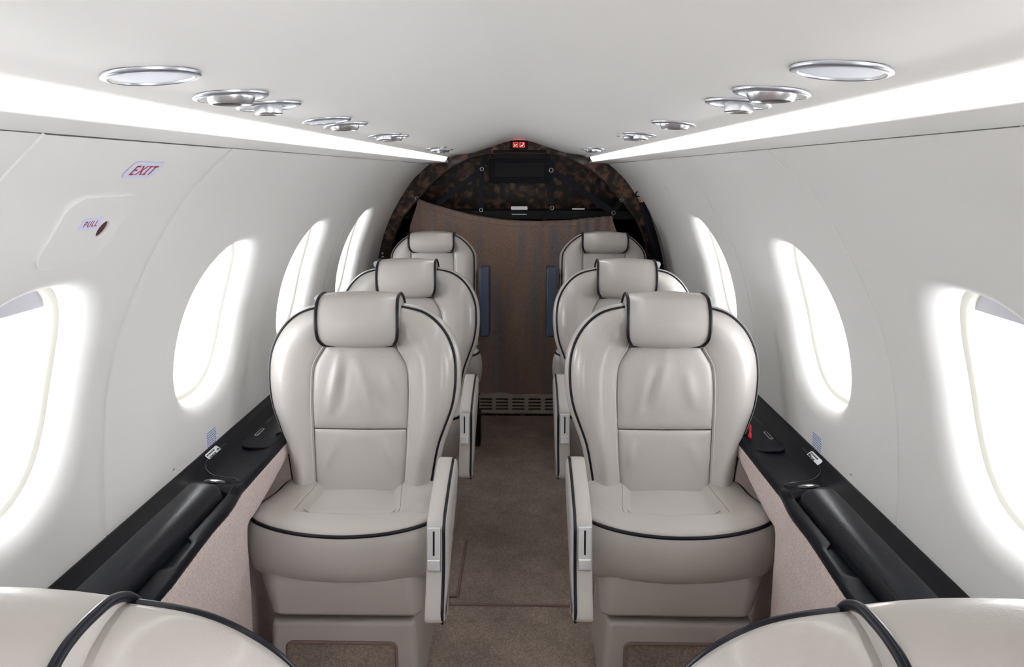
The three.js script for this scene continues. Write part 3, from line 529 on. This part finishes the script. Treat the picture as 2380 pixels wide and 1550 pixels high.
  part(T, 'skirt', rows([skirtAt(.200, .216, .120, .345 + lift, .055), skirtAt(.196, .213, .125, .318 + lift, .05), skirtAt(.190, .190, .121, .240 + lift, .03), skirtAt(.187, .185, .112, .228, .025), skirtAt(.17, .17, .09, .226, .01)], { closed: true, flip: mirror }), M.leather, 'tapered leather skirt');
  part(T, 'pedestal', box(.16, .05, .10, X(-.008), .222, -.08, .004), M.shell, 'pedestal between base and skirt');
  // base box with carpet insert
  const baseG = [skirtAt(.165, .185, .10, .209, .016), skirtAt(.170, .190, .110, .207, .018), skirtAt(.174, .1935, .116, .198, .02), skirtAt(.178, .196, .120, .10, .02), skirtAt(.182, .199, .124, 0, .02)];
  part(T, 'base', merge([rows([skirtAt(.02, .03, .02, .2095, .01), ...baseG], { closed: true, flip: !mirror })]), M.shell, 'taupe moulded seat base');
  const insS = rrect(.27, .140, .012), insG = new THREE.ExtrudeGeometry(insS, { depth: .004, bevelEnabled: false, curveSegments: 5 }); insG.rotateX(-.035).translate(X(-.012), .083, .1185);
  part(T, 'carpet_insert', insG, M.carpet, 'carpet panel let into the base');
  part(T, 'insert_binding', (() => { const pts = rrect(.274, .144, .014).getPoints(6).map((p) => V(p.x, p.y, .004)); const g = new THREE.TubeGeometry(curve(pts.slice(0, -1), true), 90, .0042, 6, true); g.rotateX(-.035).translate(X(-.012), .083, .1185); return g; })(), M.binding, 'brown bound edge of the carpet insert');
  // armrest on the aisle side
  if (opt.arm === 'down') {
    const A = T, prof = [[-.035, .585], [-.02, .598], [.03, .594], [.10, .580], [.17, .560], [.212, .543], [.222, .528], [.230, .49], [.240, .445], [.262, .40], [.288, .356], [.293, .342], [.285, .334], [.270, .338], [.20, .385], [.13, .43], [.05, .475], [-.03, .53], [-.04, .56]];
    const sm = curve(prof.map(([z, y]) => V(z, y, 0)), true).getSpacedPoints(90).slice(0, 90), cz = .14, cyy = .47;
    const ring = (x, ins) => sm.map((p, i) => { const a = sm[(i + 89) % 90], b = sm[(i + 1) % 90], t = b.clone().sub(a).normalize(); return P2(x, p.y + lift - t.x * -ins * -1, p.x + t.y * -ins * -1); });
    const x0 = .2265, x1 = .2675, R = [ring(x0 + .004, .02), ring(x0 + .0005, .006), ring(x0, .004), ring(x0 + .004, .0005), ring(x0 + .010, 0), ring(x1 - .008, 0), ring(x1 - .002, .001), ring(x1 + .003, .005), ring(x1 + .007, .016), ring(x1 + .008, .03)];
    // choose inward direction
    const inn = (k) => R.map((r) => r); void inn;
    const capA = [R[0].map((p) => p.clone()), R[0].map((p) => V(p.x, lerp(p.y, cyy + lift, .9), lerp(p.z, cz, .9)))], capB = [R[9].map((p) => p.clone()), R[9].map((p) => V(p.x, lerp(p.y, cyy + lift, .9), lerp(p.z, cz, .9)))];
    const arm = part(A, 'armrest', merge([rows(R, { closed: true, flip: !mirror }), rows(capA, { closed: true, flip: mirror }), rows(capB, { closed: true, flip: !mirror })]), M.leather, 'leather covered armrest on the aisle side');
    part(arm, 'armrest_piping', tube(sm.filter((_, i) => i % 3 === 0).map((p) => P2(x1 - .002, p.y + lift, p.x)), .0036, 140, true, 6), M.piping, 'black piping');
    // metal recline plate with its slot and button
    const a = V(.2245, .535, 0), b = V(.2445, .438, 0), dir = Math.atan2(b.x - a.x, a.y - b.y), len = a.distanceTo(b), mid = a.clone().lerp(b, .5);
    const place = (g, along, out) => { const m = g; m.rotateX(-dir); const off = V(0, along * Math.cos(dir) + out * Math.sin(dir), -along * Math.sin(dir) + out * Math.cos(dir)); m.translate(X((x0 + x1) / 2 - .003), mid.y + off.y + lift, mid.x + off.z); return m; };
    const plate = part(arm, 'recline_plate', place(box(.030, len, .006, 0, 0, 0, .0015), 0, .0005), M.satin, 'brushed metal recline plate');
    part(plate, 'slot', place(box(.0042, len * .56, .002, 0, 0, 0, .0009), len * .14, .0034), M.black, 'dark slot');
    part(plate, 'button', place(box(.029, len * .24, .005, 0, 0, 0, .0018), -len * .355, .0042), M.satin, 'square recline button');
  } else if (opt.arm === 'up') {
    part(T, 'armrest', new RoundedBoxGeometry(.048, .335, .15, 4, .008).rotateX(-.06).translate(X(.247), .694, -.24), M.slate, 'slate blue armrest folded upright');
    part(T, 'armrest_strut', new RoundedBoxGeometry(.024, .13, .03, 2, .003).translate(X(.206), .46, -.12), M.satin, 'metal armrest strut');
    part(T, 'armrest_hinge', new RoundedBoxGeometry(.03, .16, .10, 2, .006).translate(X(.213), .09, -.10), M.black, 'black hinge bracket');
  }
  return T;
}
const STD = {
  outline: [[.180, -.11], [.1875, .008], [.195, .063], [.208, .129], [.224, .175], [.246, .24], [.2545, .323], [.247, .388], [.218, .446], [.172, .486], [.112, .503], [.06, .508]],
  seam: [[.119, -.11], [.119, 0], [.125, .12], [.128, .2], [.129, .285], [.124, .345], [.110, .374], [.096, .397], [.088, .43], [.075, .48], [.06, .508]],
  hseam: .173, panelTop: .46, head: [.399, .537], headW: .1045, bracket: true, arm: 'down',
  folds: [[-.055, .37, -.085, .2, .0045, .009], [-.01, .36, .05, .21, .004, .010], [-.035, .35, -.05, .22, -.003, .008], [.03, .3, .085, .2, -.003, .009], [.06, .15, .10, .06, .0035, .008], [-.06, .15, -.10, .05, .003, .008], [.07, .33, .10, .26, .003, .008]],
};
const STD_R = { ...STD, folds: [[.0, .36, .035, .23, .004, .011], [.045, .35, .085, .2, .005, .010], [.022, .33, .06, .22, -.0035, .007], [-.05, .34, -.08, .22, .003, .012], [.085, .14, .1, .07, .0045, .007], [-.07, .14, -.09, .06, .002, .010]] };
const AFT = {
  outline: [[.190, -.11], [.195, .05], [.196, .2], [.196, .41], [.192, .452], [.170, .488], [.135, .520], [.100, .540], [.06, .545]],
  seam: [[.104, -.11], [.104, .05], [.104, .2], [.104, .38], [.102, .44], [.095, .48], [.085, .515], [.075, .535], [.06, .545]],
  hseam: .16, panelTop: .5, head: [.455, .548], headW: .102, bracket: false, arm: 'up', lift: .03, puff: .004, folds: [],
};
const G1 = 'cream leather cabin seats';
const seatL = buildSeat(1, STD, 'passenger_chair', 'beige leather seat left of the aisle, nearest one facing the camera', [-.412, 0, -1.62], 0, G1);
const seatR = buildSeat(-1, STD_R, 'passenger_chair', 'beige leather seat right of the aisle, nearest one facing the camera', [.414, 0, -1.63], 0, G1);
function copySeat(src, pos, turn, label) { const c = src.clone(); c.name = numbered('passenger_chair'); c.position.set(...pos); c.rotation.y = turn; c.userData = { ...src.userData, label }; scene.add(c); return c; }
copySeat(seatL, [-.407, 0, -2.36], 0, 'beige leather seat of the second row, left of the aisle');
copySeat(seatR, [.410, 0, -2.365], 0, 'beige leather seat of the second row, right of the aisle');
buildSeat(1, AFT, 'passenger_chair', 'straight-sided beige seat at the rear left, its blue armrest folded up', [-.408, 0, -3.075], 0, G1);
buildSeat(-1, AFT, 'passenger_chair', 'straight-sided beige seat at the rear right, its blue armrest folded up', [.408, 0, -3.075], 0, G1);
buildSeat(-1, { ...STD, headShift: -.078, headDepth: 1.15, bracket: false, flat: .2, arm: 'none' }, 'passenger_chair', 'beige leather seat at the bottom left corner, seen from behind', [-.412, 0, -.752], Math.PI, G1);
buildSeat(1, { ...STD, headShift: -.078, headDepth: 1.15, bracket: false, flat: .2, arm: 'none' }, 'passenger_chair', 'beige leather seat at the bottom right corner, seen from behind', [.412, 0, -.752], Math.PI, G1);

// ---------------------------------------------------------------- rear: burl arch, sign, baggage bay, net curtain
{
  const inn = [[0, 1.402], [.10, 1.400], [.19, 1.393], [.27, 1.367], [.36, 1.320], [.45, 1.250], [.53, 1.162], [.612, 1.060], [.655, .970], [.676, .870], [.690, .70], [.692, .40], [.690, 0]];
  const ip = curve([...inn.slice(1).reverse().map(([x, y]) => V(-x, y, 0)), ...inn.map(([x, y]) => V(x, y, 0))]).getPoints(120);
  const s = new THREE.Shape(); s.moveTo(-1, -.06); s.lineTo(1, -.06); s.lineTo(1, 1.64); s.lineTo(-1, 1.64); s.closePath();
  const h = new THREE.Path(); ip.forEach((p, i) => i ? h.lineTo(p.x, p.y) : h.moveTo(p.x, p.y)); h.closePath(); s.holes.push(h);
  const g = new THREE.ExtrudeGeometry(s, { depth: .05, bevelEnabled: true, bevelThickness: .004, bevelSize: .004, bevelSegments: 2, curveSegments: 4 }).translate(0, 0, Z_ARCH - .062);
  structure('wall_arch', g, M.burl, 'dark burl veneer arch framing the baggage bay', 'arch');
  part(scene.getObjectByName('wall_arch'), 'molding', tube(ip.filter((_, i) => i % 2 === 0).map((p) => V(p.x * .999, p.y - .001, Z_ARCH - .006)), .0032, 160), M.burl, 'thin rounded edge of the arch');
  // baggage bay lining
  const bay = [[-.80, -.05], [-.80, .75], [-.74, 1.0], [-.62, 1.25], [-.4, 1.44], [0, 1.50], [.4, 1.44], [.62, 1.25], [.74, 1.0], [.80, .75], [.80, -.05]], out = bay.map(([x, y]) => [x * 1.03, y + (y > 1 ? .03 : 0)]);
  const bs = new THREE.Shape(); bs.moveTo(-.95, -.06); bs.lineTo(.95, -.06); bs.lineTo(.95, 1.64); bs.lineTo(-.95, 1.64);
  structure('wall_back', merge([sweepZ(bay, -4.4, -3.66, 4), sweepZ(out, -4.4, -3.66, 4), new THREE.ExtrudeGeometry(bs, { depth: .03, bevelEnabled: false }).translate(0, 0, -4.43)]), M.void, 'black lining of the baggage bay behind the arch', 'wall');
}
single('burl_panel', (() => { const g = new THREE.ExtrudeGeometry(rrect(1.3, .46, .02), { depth: .012, bevelEnabled: false }); g.rotateX(.10).translate(0, 1.30, -3.90); return g; })(), M.burl, 'glossy brown burl panel behind the straps of the baggage bay', 'panel');
single('baggage_shelf', box(1.28, .05, .17, 0, 1.086, -3.75, .006), M.black, 'black shelf edge across the baggage bay above the curtain', 'shelf');
{
  const g = thing('cabin_sign', 'small black box with two glowing red no-smoking and seat-belt symbols', 'sign', [0, 1.438, -3.588]);
  part(g, 'housing', box(.094, .044, .022, 0, 0, 0, .004), M.black);
  const pict = (k) => placardTexture(128, 128, (c) => {
    c.fillStyle = '#5a0408'; c.fillRect(0, 0, 128, 128); c.strokeStyle = '#ff5560'; c.lineWidth = 9; c.strokeRect(9, 9, 110, 110); c.strokeStyle = '#ffd9a0'; c.lineCap = 'round';
    if (k) { c.lineWidth = 13; c.beginPath(); c.moveTo(88, 26); c.lineTo(84, 70); c.lineTo(64, 98); c.stroke(); c.beginPath(); c.moveTo(84, 72); c.lineTo(46, 84); c.lineTo(30, 104); c.stroke(); c.fillStyle = '#ffd9a0'; c.beginPath(); c.arc(90, 24, 9, 0, 7); c.fill(); }
    else { c.lineWidth = 15; c.beginPath(); c.moveTo(36, 96); c.lineTo(92, 52); c.stroke(); c.strokeStyle = '#ff3038'; c.lineWidth = 11; c.beginPath(); c.moveTo(26, 30); c.lineTo(104, 104); c.stroke(); c.strokeStyle = '#ffd9a0'; c.lineWidth = 7; c.beginPath(); c.moveTo(30, 40); c.lineTo(36, 70); c.stroke(); }
  });
  [-1, 1].forEach((sg, k) => { const t = pict(k); part(g, 'symbol_lamp', box(.0275, .025, .003, sg * .0165, .001, .0115, .001), new THREE.MeshStandardMaterial({ color: 0x100000, emissive: 0xffffff, emissiveMap: t, emissiveIntensity: 1.5, roughness: .3 }), k ? 'red lit seat-belt symbol' : 'red lit no-smoking symbol'); });
  const l = new THREE.PointLight(rgb(1, .12, .1), .003); l.position.set(0, 0, .03); l.castShadow = true; g.add(l);
}
{
  const g = thing('monitor', 'black flat monitor hanging under the top of the arch', 'monitor', [.003, 1.311, -3.615]);
  const s = rrect(.31, .118, .010); s.holes.push(rrect(.264, .078, .004, 0, .006, true));
  part(g, 'bezel', new THREE.ExtrudeGeometry(s, { depth: .012, bevelEnabled: true, bevelSize: .002, bevelThickness: .002, bevelSegments: 2 }), M.ledge);
  part(g, 'screen', box(.27, .084, .006, 0, .006, .004, .001), M.black, 'dark switched-off screen');
  part(g, 'bracket', box(.27, .05, .03, 0, .078, -.004, .004), M.black, 'black mounting bracket');
}
// straps and rings
function strap(a, b, w, label) { single('cargo_strap', bar(V(a[0], a[1], a[2] ?? -3.6), V(b[0], b[1], b[2] ?? -3.6), w, .003), M.navy, label, 'strap', 'black cargo straps'); }
strap([-.188, 1.318], [-.42, 1.145, -3.598], .026, 'black strap slanting down left from the monitor to the curtain');
strap([-.178, 1.385], [-.189, 1.325, -3.603], .022, 'short black strap left of the monitor');
strap([-.190, 1.312, -3.604], [-.194, 1.118, -3.604], .024, 'black vertical strap left below the monitor');
strap([.150, 1.385], [.163, 1.322, -3.603], .022, 'short black strap right of the monitor');
strap([.165, 1.306, -3.604], [.171, 1.134, -3.604], .024, 'black vertical strap right below the monitor');
strap([.172, 1.306], [.478, 1.108, -3.598], .032, 'broad black strap slanting down right from the monitor to the curtain');
strap([.168, 1.118, -3.604], [.128, 1.066, -3.604], .022, 'short black strap tucked behind the curtain top');
strap([.489, 1.112, -3.604], [.522, 1.158, -3.604], .026, 'short black strap with a clip at the right of the arch');
function ringAt(x, y, r, label) { const g = new THREE.TorusGeometry(r, .0017, 8, 28).rotateY(.25).translate(x, y, -3.594); single('strap_ring', g, M.metal, label, 'ring', 'metal strap rings'); }
ringAt(-.188, 1.321, .0085, 'metal ring on the strap left of the monitor'); ringAt(.164, 1.315, .0105, 'metal ring on the strap right of the monitor'); ringAt(-.194, 1.116, .0085, 'metal ring below the left vertical strap');
ringAt(.171, 1.126, .0085, 'metal ring below the right vertical strap'); ringAt(.487, 1.102, .0095, 'metal ring at the right corner of the curtain'); ringAt(.526, 1.166, .0080, 'metal ring on the short clip strap at the right');
single('placard', new THREE.ExtrudeGeometry(rrect(.086, .018, .004), { depth: .001, bevelEnabled: false }).translate(.002, 1.1225, -3.66), M.white, 'larger white label in the middle above the black shelf', 'label');
single('placard', new THREE.ExtrudeGeometry(rrect(.066, .007, .003), { depth: .001, bevelEnabled: false }).translate(.311, 1.1185, -3.66), M.white, 'narrow white label at the right above the black shelf', 'label');
single('placard', new THREE.ExtrudeGeometry(rrect(.080, .003, .0014), { depth: .001, bevelEnabled: false }).translate(.002, 1.090, -3.658), M.white, 'thin white strip on the black shelf edge', 'label');
{
  const topAt = [[-.526, 1.171], [-.48, 1.152], [-.439, 1.140], [-.35, 1.114], [-.257, 1.092], [-.17, 1.076], [-.088, 1.064], [0, 1.058], [.088, 1.056], [.18, 1.058], [.264, 1.061], [.369, 1.072], [.43, 1.078], [.487, 1.082]];
  const g = thing('cargo_curtain', 'brown woven curtain hung across the baggage bay behind the rear seats', 'curtain');
  const fold = (x, y) => { const a = sstep(1.1, .6, y); return (.006 + .016 * a) * Math.sin(x * 17 + .6) * Math.cos(x * 5.3 + 1) + .006 * Math.sin(x * 41 + 2 + y * 1.5) * (.35 + .65 * a) + .0045 * Math.sin(x * 130 + Math.sin(x * 23)) * sstep(-.15, .45, x) * sstep(.9, 1.08, y); };
  const f = (u, v) => { const xt = lerp(-.526, .487, u), y1 = interp(topAt, xt) + .0016 * Math.sin(xt * 160) * sstep(0, .4, xt), y = lerp(y1, .112, Math.pow(v, 1.0)), sp = sstep(0, .16, v), x = lerp(xt, lerp(-.573, .535, u), sp); return V(x, y, -3.628 + fold(x, y)); };
  part(g, 'cloth', grid(150, 90, f, { flip: true, uvs: (p) => [p.x, p.y] }), M.net);
  const hem = []; for (let i = 0; i <= 60; i++) { const u = .015 + .97 * i / 60, p = f(u, .0), q = f(u, .03); hem.push(V(q.x, q.y, q.z + .0008)); } part(g, 'hem_stitch', tube(hem, .0009, 150, false, 4), M.binding, 'stitched hem');
  const ed = []; for (let i = 0; i <= 60; i++) ed.push(f(i / 60, 0)); part(g, 'hem', tube(ed, .003, 150, false, 6), M.net, 'rolled top hem');
  part(g, 'corner_hook', new THREE.TorusGeometry(.007, .0016, 8, 20, 4.4).translate(-.527, 1.176, -3.606), M.metal, 'metal corner hook');
}
{ // air grille
  const g = thing('air_grille', 'taupe slotted air grille at the foot of the curtain', 'grille', [0, .012, -3.596]), s = rrect(.43, .106, .004, 0, .053);
  for (let c = -2; c <= 2; c++) for (let r = 0; r < 4; r++) s.holes.push(rrect(.0695, .0108, .005, c * .0893, .0245 + r * .0190, true));
  part(g, 'plate', new THREE.ExtrudeGeometry(s, { depth: .005, bevelEnabled: true, bevelSize: .0008, bevelThickness: .0008, bevelSegments: 1, curveSegments: 4 }), M.grille);
  const dz = -.30, dl = .296, pl = [box(.42, .098, .004, 0, .053, dz, .001), box(.42, .003, dl, 0, .0035, dz / 2, .001), box(.42, .003, dl, 0, .0985, dz / 2, .001), box(.003, .098, dl, -.21, .053, dz / 2, .001), box(.003, .098, dl, .21, .053, dz / 2, .001)];
  part(g, 'duct', merge(pl), M.grille, 'air duct behind the slots');
}
{ // navy sleeve hanging from a hook on the right wall
  const g = thing('rolled_curtain', 'navy rolled curtain hanging from a brass hook by the right wall', 'curtain'), z = -3.46, path = [[.604, 1.160, .014], [.622, 1.120, .020], [.645, 1.06, .024], [.670, .98, .027], [.690, .90, .031], [.702, .82, .036], [.706, .70, .038], [.702, .55, .038], [.69, .45, .036]];
  const pc = curve(path.map(([x, y]) => V(x, y, z))).getSpacedPoints(40), rr = (i) => interp(path.map((p, k) => [k / (path.length - 1), p[2]]), i / 40);
  part(g, 'sleeve', rows(pc.map((p, i) => { const R = []; for (let k = 0; k < 20; k++) { const a = k / 20 * 2 * Math.PI, r = rr(i) * (1 + .05 * Math.sin(3 * a + i * .1)); R.push(V(p.x + r * Math.cos(a) * .92, p.y + r * Math.cos(a) * .38, p.z + r * Math.sin(a) * .8)); } return R; }), { closed: true, flip: true }), M.navy);
  part(g, 'brass_end', tube([V(.597, 1.186, z), V(.603, 1.176, z), V(.613, 1.158, z)], .008, 16, false, 12), M.brass, 'brass sleeve end');
  part(g, 'hook', new THREE.TorusGeometry(.012, .003, 8, 24, 4.4).rotateZ(.9).translate(.588, 1.201, z), M.black, 'black hook');
}
{ // tiny switches on the left of the arch
  const g = thing('switch_pair', 'two tiny buttons on the left post of the burl arch', 'switch', [-.716, .878, -3.609]);
  part(g, 'button', new THREE.CylinderGeometry(.006, .006, .006, 20).rotateX(Math.PI / 2).translate(0, .012, 0), M.ring); part(g, 'button', box(.014, .009, .006, 0, -.006, 0, .003), M.ring);
}
renderer.render(scene, camera);
